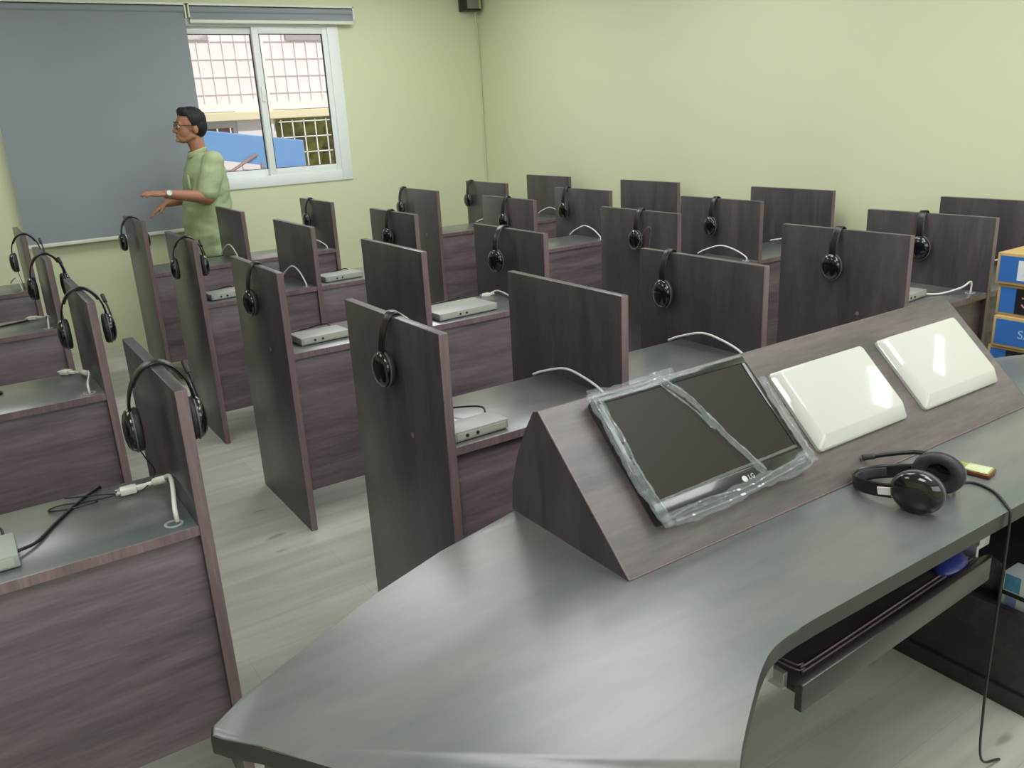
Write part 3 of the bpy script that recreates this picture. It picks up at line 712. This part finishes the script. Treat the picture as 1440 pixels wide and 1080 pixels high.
# phone
ph = empty('mobile_phone', (.924, -.942, ZT), (0, 0, math.radians(-79))); tag(ph, 'small gold bar phone lying on the teacher desk behind the headphones', 'phone')
bm = bmesh.new(); box(bm, (-.0595, -.026, .0005), (.0595, .026, .0125), .004, 3); ph_b = obj('body', bm, M['phoneside'], ph, True, 40)
bm = bmesh.new(); box(bm, (-.056, -.0235, .0120), (.056, .0235, .0138), .001); obj('front_plate', bm, M['phone'], ph, True, 40)
bm = bmesh.new(); box(bm, (.0, -.021, .0135), (.052, .021, .0145), .0006); obj('screen', bm, M['phonescreen'], ph, True, 40)
bm = bmesh.new()
for i in range(4):
    for j in range(3): box(bm, (-.05+i*.011, -.018+j*.0125, .0136), (-.042+i*.011, -.008+j*.0125, .0146), .0005)
obj('keypad', bm, M['phone'], ph)

# blue mouse on the tray
ms = empty('computer_mouse', (.70, -1.04, .6505), (0, 0, .35)); tag(ms, 'rounded dark blue computer mouse on the keyboard tray under the worktop', 'mouse')
bm = bmesh.new(); bmesh.ops.create_uvsphere(bm, u_segments=28, v_segments=16, radius=1)
for v in bm.verts:
    v.co.x *= .068; v.co.y *= .04; v.co.z = max(-.0, v.co.z)*.024*(1-.15*v.co.x/.068)
bmesh.ops.remove_doubles(bm, verts=bm.verts, dist=.0001)
obj('shell', bm, M['mouse'], ms, True, 60)
bm = bmesh.new(); box(bm, (.014, -.0025, .017), (.042, .0025, .0235), .002); obj('scroll_wheel', bm, M['black'], ms)

# things on the pedestal shelf
wb = empty('white_carton', (1.215, -.935, .286)); tag(wb, 'white carton with blue picture and black strap on the shelf under the teacher desk', 'carton')
bm = bmesh.new(); box(bm, (.0, -.12, 0), (.07, 0.0, .105), .002); c = obj('carton', bm, M['carton_w'], wb, True, 40)
bm = bmesh.new(); box(bm, (-.001, -.045, .05), (.001, -.004, .098)); obj('printed_picture', bm, M['picture'], c)
bm = bmesh.new(); box(bm, (-.0015, -.04, .005), (.001, -.012, .03)); obj('printed_mark', bm, plain('grey blue print', (120, 130, 180), .5), c)
bm = bmesh.new(); box(bm, (-.004, -.124, .034), (.074, .004, .046), .001); obj('strap', bm, M['carton_black'], wb)
bm = bmesh.new(); bmesh.ops.create_icosphere(bm, subdivisions=5, radius=1)
for v in bm.verts:
    n = v.co.copy(); k = 1+.22*noise.noise(n*3)+.14*noise.noise(n*8)+.07*noise.noise(n*19)
    v.co = Vector((n.x*.05*k, n.y*.05*k, max(-.045, n.z*.045*k)))
o = obj('bubble_wrap', bm, M['bubble'], None, True); o.location = (1.262, -.862, .336)
tag(o, 'crumpled bundle of clear bubble wrap beside the white carton under the desk', 'packaging')

# ------------------------------------------------------------------ stack of blue cartons on the right
bx0, by1, bh, bl, bw = 2.50, -.18, .1285, .5, .40
names = ['topmost blue carton of the stack, with a white label', 'second blue carton from the top, with a black panel marked 19', 'third blue carton from the top, with pale letters',
         'fourth blue carton from the top, half hidden by the teacher desk']
for i in range(8):
    z = (7-i)*bh
    r = empty('monitor_carton', (bx0+.012*math.sin(i*2.1), by1+.01*math.cos(i*1.7), z))
    tag(r, names[i] if i < 4 else 'blue carton low in the stack, hidden behind the teacher desk', 'carton', 'blue cartons stacked at the right' if i < 4 else 'hidden lower cartons of the stack')
    bm = bmesh.new(); box(bm, (0, -bl, .0005), (bw, 0, bh-.0005), .003); c = obj('carton', bm, M['carton_k'], r, True, 40)
    bm = bmesh.new(); box(bm, (-.0012, -bl+.008, .012), (.001, -.012, bh-.012)); f = obj('printed_side', bm, M['carton_b'], c)
    RT = Matrix(((0, 0, -1, -.0016), (-1, 0, 0, 0), (0, 1, 0, 0), (0, 0, 0, 1)))   # text plane facing -x, reading towards -y
    if i == 0:
        bm = bmesh.new(); box(bm, (-.0022, -.26, .022), (.001, -.085, bh-.026)); lb = obj('white_label', bm, M['carton_w'], c)
        bm = bmesh.new(); box(bm, (-.0028, -.25, .045), (-.0018, -.11, .052)); box(bm, (-.0028, -.25, .07), (-.0018, -.13, .074)); obj('label_print', bm, plain('pale label print', (170, 196, 204), .5), lb)
    elif i in (1, 3):
        bm = bmesh.new(); box(bm, (-.0022, -.155, .012), (.001, -.075, bh-.012)); lb = obj('black_panel', bm, M['carton_black'], c)
        if i == 1:
            lettering('lettering', '19', .062, Matrix.Translation((-.001, -.118, bh/2)) @ RT @ Matrix.Rotation(-PI/2, 4, 'Z'), M['inkr'], lb)
    elif i == 2:
        lettering('lettering', 'SAV', .05, Matrix.Translation((0, -.145, bh*.48)) @ RT, M['ink'], c)

# ------------------------------------------------------------------ the man by the window
def capsule(bm, a, b, ra, rb, seg=14):
    a, b = Vector(a), Vector(b); d = (b-a); L = d.length; d.normalize()
    q = d.to_track_quat('Z', 'Y').to_matrix().to_4x4(); q.translation = a
    prof = [(ra*math.sin(t)+1e-5, -ra*math.cos(t)) for t in [PI/2*i/5 for i in range(6)]]+[(rb*math.cos(t)+1e-5, L+rb*math.sin(t)) for t in [PI/2*i/5 for i in range(6)]]
    lathe(bm, prof, seg, q)

def loft(bm, rings, seg=28):
    """rings: (centre, half depth along x, half width along y) stacked roughly along z"""
    R = []
    for c, rx, ry in rings:
        R.append([bm.verts.new((c[0]+rx*math.cos(2*PI*k/seg), c[1]+ry*math.copysign(abs(math.sin(2*PI*k/seg))**.85, math.sin(2*PI*k/seg)), c[2])) for k in range(seg)])
    for a, b in zip(R, R[1:]):
        for k in range(seg): bm.faces.new((a[k], a[(k+1) % seg], b[(k+1) % seg], b[k]))
    bm.faces.new(R[0][::-1]); bm.faces.new(R[-1])

def ellipsoid(bm, c, r, sub=3, rot=None):
    res = bmesh.ops.create_icosphere(bm, subdivisions=sub, radius=1)
    for v in res['verts']:
        p = Vector((v.co.x*r[0], v.co.y*r[1], v.co.z*r[2]))
        if rot is not None: p = rot @ p
        v.co = p+Vector(c)

def fused(name, bm, mat, voxel, parent, smooth_it=4, extra=None):
    """one continuous skin from overlapping volumes"""
    bmesh.ops.recalc_face_normals(bm, faces=bm.faces[:])
    me = bpy.data.meshes.new(name); bm.to_mesh(me); bm.free()
    o = bpy.data.objects.new(name, me); COL.objects.link(o)
    m = o.modifiers.new('r', 'REMESH'); m.mode = 'VOXEL'; m.voxel_size = voxel
    s = o.modifiers.new('s', 'SMOOTH'); s.factor = .5; s.iterations = smooth_it
    bpy.context.view_layer.update()
    me2 = bpy.data.meshes.new_from_object(o.evaluated_get(bpy.context.evaluated_depsgraph_get()))
    bpy.data.objects.remove(o); bpy.data.meshes.remove(me)
    if extra:
        for v in me2.vertices: v.co = extra(v.co)
    me2.materials.clear(); me2.materials.append(mat); me2.name = name
    for p in me2.polygons: p.use_smooth = True
    return link(bpy.data.objects.new(name, me2), parent)

MAN = empty('person', (.655, 4.85, 0))
tag(MAN, 'man in a green short-sleeved shirt and wristwatch standing sideways before the blind', 'person')
MO = Vector((.655, 4.85, 0))
def A(x, y, z): return (x-MO.x, y-MO.y, z)
bm = bmesh.new()
# legs, feet
for s in (-1, 1):
    yy = 4.85+s*.095
    capsule(bm, A(.65, yy, .92), A(.64, yy, .50), .088, .058); capsule(bm, A(.64, yy, .50), A(.665, yy, .09), .056, .042)
    capsule(bm, A(.68, yy, .06), A(.50, yy+s*.02, .045), .045, .036)
# torso
loft(bm, [(A(.655, 4.85, .84), .10, .16), (A(.655, 4.85, .95), .115, .175), (A(.66, 4.85, 1.10), .112, .16), (A(.67, 4.85, 1.25), .115, .17), (A(.685, 4.85, 1.38), .11, .185), (A(.69, 4.85, 1.46), .075, .15), (A(.685, 4.85, 1.50), .05, .07)])
# neck
capsule(bm, A(.685, 4.85, 1.45), A(.64, 4.85, 1.60), .060, .056)
# head: skull, face, jaw, nose, brow, lips, ear
ellipsoid(bm, A(.635, 4.85, 1.715), (.098, .076, .098)); ellipsoid(bm, A(.585, 4.85, 1.665), (.062, .062, .088))
ellipsoid(bm, A(.565, 4.85, 1.605), (.042, .042, .034)); capsule(bm, A(.63, 4.80, 1.62), A(.565, 4.83, 1.592), .022, .018); capsule(bm, A(.63, 4.90, 1.62), A(.565, 4.87, 1.592), .022, .018)
capsule(bm, A(.533, 4.85, 1.70), A(.512, 4.85, 1.662), .010, .015); capsule(bm, A(.524, 4.836, 1.656), A(.524, 4.864, 1.656), .010, .010)
capsule(bm, A(.540, 4.81, 1.714), A(.540, 4.89, 1.714), .013, .013)
capsule(bm, A(.529, 4.832, 1.629), A(.529, 4.868, 1.629), .009, .009); capsule(bm, A(.532, 4.835, 1.617), A(.532, 4.865, 1.617), .009, .009)
ellipsoid(bm, A(.528, 4.85, 1.593), (.018, .02, .014))
for s in (-1, 1): ellipsoid(bm, A(.648, 4.85+s*.076, 1.665), (.020, .010, .032))
# arms
capsule(bm, A(.705, 4.68, 1.435), A(.615, 4.615, 1.180), .058, .050); capsule(bm, A(.612, 4.615, 1.185), A(.335, 4.63, 1.232), .050, .031)
capsule(bm, A(.70, 5.02, 1.435), A(.66, 5.08, 1.16), .058, .048); capsule(bm, A(.66, 5.08, 1.16), A(.405, 5.0, 1.140), .048, .030)
def hand(w, d, up, thumb, curl):
    """palm and five fingers: w wrist point, d direction of the palm, up the back of the hand, thumb side"""
    w, d, up, th = Vector(w), Vector(d).normalized(), Vector(up).normalized(), Vector(thumb).normalized()
    for k in (-.026, -.009, .009, .026):
        capsule(bm, w+th*k*.6, w+d*.085+th*k, .017, .0135, 10)
    for k, L, off in ((.030, .070, 0), (.0105, .078, .004), (-.010, .072, .002), (-.029, .057, -.006)):
        p = w+d*(.088+off)+th*k; dirn = d.copy()
        for j, (f, r) in enumerate(((.45, .0092), (.32, .0083), (.23, .0074))):
            q = p+dirn*L*f; capsule(bm, p, q, r, r*.92, 8); p = q
            ax = th; dirn = (Matrix.Rotation(curl[j], 3, ax) @ dirn).normalized()
    p = w+d*.025+th*.022; dirn = (d*.65+th*.75-up*.15).normalized()
    for L, r in ((.036, .0125), (.030, .0105), (.022, .009)):
        q = p+dirn*L; capsule(bm, p, q, r, r*.92, 8); p = q; dirn = (dirn*.9+d*.35-up*.1).normalized()
hand(A(.325, 4.63, 1.235), (-1, .10, .10), (.1, -.25, 1), (.05, .9, .28), (-.4, -.5, -.45))
hand(A(.395, 4.998, 1.138), (-.86, -.12, -.48), (-.45, -.1, .9), (.05, -1, .05), (.3, .4, .35))
body = fused('body', bm, M['skin'], .0055, MAN, 3)
# shirt: torso shell with sleeves, open collar
bm = bmesh.new()
loft(bm, [(A(.610, 4.85, .74), .142, .220), (A(.615, 4.85, .86), .150, .216), (A(.645, 4.85, 1.0), .170, .205), (A(.668, 4.85, 1.12), .172, .200), (A(.676, 4.85, 1.26), .164, .202), (A(.682, 4.85, 1.38), .145, .212), (A(.69, 4.85, 1.455), .106, .185), (A(.682, 4.85, 1.50), .074, .105)])
for s, sh, el in ((-1, A(.712, 4.685, 1.425), A(.622, 4.625, 1.205)), (1, A(.705, 5.02, 1.425), A(.668, 5.07, 1.20))):
    capsule(bm, sh, Vector(sh).lerp(Vector(el), .5), .086, .084); capsule(bm, Vector(sh).lerp(Vector(el), .4), Vector(sh).lerp(Vector(el), .92), .084, .078)
def wrinkle(c):
    n = noise.noise(Vector((c.x*7, c.y*7, c.z*11)))*.010+noise.noise(Vector((c.x*16, c.y*14, c.z*26)))*.005
    d = Vector((c.x-.02, c.y, 0)); d = d.normalized() if d.length > .02 else Vector((0, 0, 0))
    return c+d*n
shirt = fused('shirt', bm, M['shirt'], .008, MAN, 4, wrinkle)
bm = bmesh.new()
ring = [(.655+.070*math.cos(a)-.005, 4.85+.072*math.sin(a), 1.505+.022*math.cos(a)) for a in [2*PI*i/20 for i in range(21)]]
tube(bm, [A(*p) for p in ring], 0, 8, 2, flat=(.022, .004, (.25, 0, 1))); obj('collar', bm, M['shirt'], shirt, True)
bm = bmesh.new(); box(bm, A(.515, 4.70, 1.25), A(.53, 4.79, 1.35), .004); obj('chest_pocket', bm, M['shirt'], shirt, True, 40)
# trousers and shoes
bm = bmesh.new()
loft(bm, [(A(.655, 4.85, .80), .118, .185), (A(.655, 4.85, .98), .122, .182)])
for s in (-1, 1):
    yy = 4.85+s*.095
    capsule(bm, A(.65, yy, .88), A(.645, yy, .50), .103, .075); capsule(bm, A(.645, yy, .50), A(.668, yy, .12), .075, .062)
fused('trousers', bm, M['trouser'], .009, MAN, 4)
for s in (-1, 1):
    yy = 4.85+s*.095
    bm = bmesh.new(); capsule(bm, A(.69, yy, .058), A(.50, yy+s*.02, .05), .057, .048); box(bm, A(.455, yy-.05, .0), A(.745, yy+.05, .03), .012)
    fused('shoe', bm, M['shoe'], .007, MAN, 2)
# hair
bm = bmesh.new()
ellipsoid(bm, A(.648, 4.85, 1.735), (.106, .085, .096), 4); ellipsoid(bm, A(.682, 4.85, 1.695), (.072, .080, .092), 3)
ellipsoid(bm, A(.600, 4.85, 1.79), (.062, .066, .040), 3)
hair = fused('hair', bm, M['hair'], .007, MAN, 2, lambda c: c+Vector((0, 0, 1))*0+c.normalized()*.006*noise.noise(c*60))
for v in hair.data.vertices:            # keep the face and ears free: push hair back behind the hairline
    x, y, z = v.co.x+MO.x, v.co.y+MO.y, v.co.z
    hairline = .558 if z > 1.765 else .60+(1.765-z)*.35
    if x < hairline: v.co.x = hairline-MO.x+.002
# glasses, eyes, watch
bm = bmesh.new()
for s in (-1, 1):
    cy = 4.85+s*.034
    tube(bm, [A(.520+.006*abs(math.cos(a)), cy+.024*math.cos(a), 1.692+.017*math.sin(a)) for a in [2*PI*i/14 for i in range(15)]], .0022, 6, 2)
    tube(bm, [A(.526, 4.85+s*.058, 1.697), A(.57, 4.85+s*.072, 1.697), A(.648, 4.85+s*.082, 1.694)], .0022, 6, 3)
tube(bm, [A(.519, 4.84, 1.695), A(.515, 4.85, 1.698), A(.519, 4.86, 1.695)], .002, 6, 3)
obj('glasses', bm, M['black'], MAN, True)
for s in (-1, 1):
    bm = bmesh.new(); ellipsoid(bm, A(.536, 4.85+s*.034, 1.692), (.0125, .014, .0125), 2); e = obj('eye', bm, M['eye'], MAN, True)
    bm = bmesh.new(); ellipsoid(bm, A(.526, 4.85+s*.034, 1.692), (.004, .006, .006), 2); obj('iris', bm, M['hair'], e, True)
    bm = bmesh.new(); tube(bm, [A(.524, 4.85+s*.018, 1.722), A(.526, 4.85+s*.036, 1.727), A(.538, 4.85+s*.055, 1.720)], .004, 6, 4); obj('eyebrow', bm, M['hair'], MAN, True)
wc = Vector(A(.352, 4.629, 1.229)); wd = Vector((-.28, .015, .057)).normalized()
q = wd.to_track_quat('Z', 'Y').to_matrix().to_4x4(); q.translation = wc
bm = bmesh.new(); lathe(bm, [(.031, -.009), (.036, -.009), (.036, .009), (.031, .009)], 24, q); wt = obj('wristwatch', bm, M['steel'], MAN, True, 40)
nrm = Vector((-.1, -.93, .35)); q2 = nrm.to_track_quat('Z', 'Y').to_matrix().to_4x4(); q2.translation = wc+nrm.normalized()*.034
bm = bmesh.new(); lathe(bm, [(.021, -.004), (.0225, .002), (.021, .007), (.017, .0072)], 24, q2); cs = obj('watch_case', bm, M['steel'], wt, True, 40)
bm = bmesh.new(); lathe(bm, [(.017, .0068), (.017, .0078)], 24, q2); obj('watch_dial', bm, M['whiteplastic'], wt)

# ------------------------------------------------------------------ lights
def area(name, loc, rot, sx, sy, power, col):
    l = bpy.data.lights.new(name, 'AREA'); l.shape = 'RECTANGLE'; l.size = sx; l.size_y = sy; l.energy = power; l.color = col
    o = bpy.data.objects.new(name, l); o.location = loc; o.rotation_euler = rot; COL.objects.link(o); return o
warm = (.98, .985, 1); cool = (.86, .92, 1)
for x, y, p in ((-1.1, -1.3, 30), (1.3, -1.5, 32), (2.1, -.6, 20), (-1.5, 1.2, 15), (1.4, .9, 22), (2.2, 2.0, 16), (-1.3, 3.9, 20), (1.4, 3.6, 32), (2.3, 4.3, 12)):
    area('ceiling_lamp', (x, y, ZC-.03), (0, 0, 0), 1.2, .9, p, warm)
area('front_fill', (.6, YF+.05, 2.0), (PI/2, 0, 0), 4.6, 1.2, 46, cool)  # added soft fill from behind the camera, that wall has no window
area('side_window', (XW-.03, -1.28, 2.0), (0, PI/2, 0), .17, .6, 3, cool)
sun = bpy.data.lights.new('sun', 'SUN'); sun.energy = 2.9; sun.angle = .01; sun.color = (1, .95, .92)
so = bpy.data.objects.new('sun', sun); so.rotation_euler = (math.radians(48), 0, math.radians(20)); COL.objects.link(so)
w = bpy.data.worlds.new('sky'); SC.world = w; w.use_nodes = True
bg = w.node_tree.nodes['Background']; bg.inputs['Color'].default_value = (.86, .92, 1, 1); bg.inputs['Strength'].default_value = 1.0

# ------------------------------------------------------------------ camera
f, yaw, pitch, roll, cx, cy, cz = 1177.2846, .573760, .314073, -.054053, -1.0105, -1.9117, 1.6708
fw = Vector((math.sin(yaw)*math.cos(pitch), math.cos(yaw)*math.cos(pitch), -math.sin(pitch)))
rt = Vector((math.cos(yaw), -math.sin(yaw), 0)); upv = rt.cross(fw)
r2 = rt*math.cos(roll)+upv*math.sin(roll); u2 = -rt*math.sin(roll)+upv*math.cos(roll)
cam = bpy.data.cameras.new('camera'); cam.sensor_width = 36; cam.lens = 36*f/1440; cam.clip_start = .02
co = bpy.data.objects.new('camera', cam)
mw = Matrix((r2, u2, -fw)).transposed().to_4x4(); mw.translation = (cx, cy, cz); co.matrix_world = mw
COL.objects.link(co); SC.camera = co
vs = SC.view_settings
vs.view_transform = 'Standard'; vs.look = 'None'; vs.exposure = 0; vs.gamma = 1; vs.use_curve_mapping = False
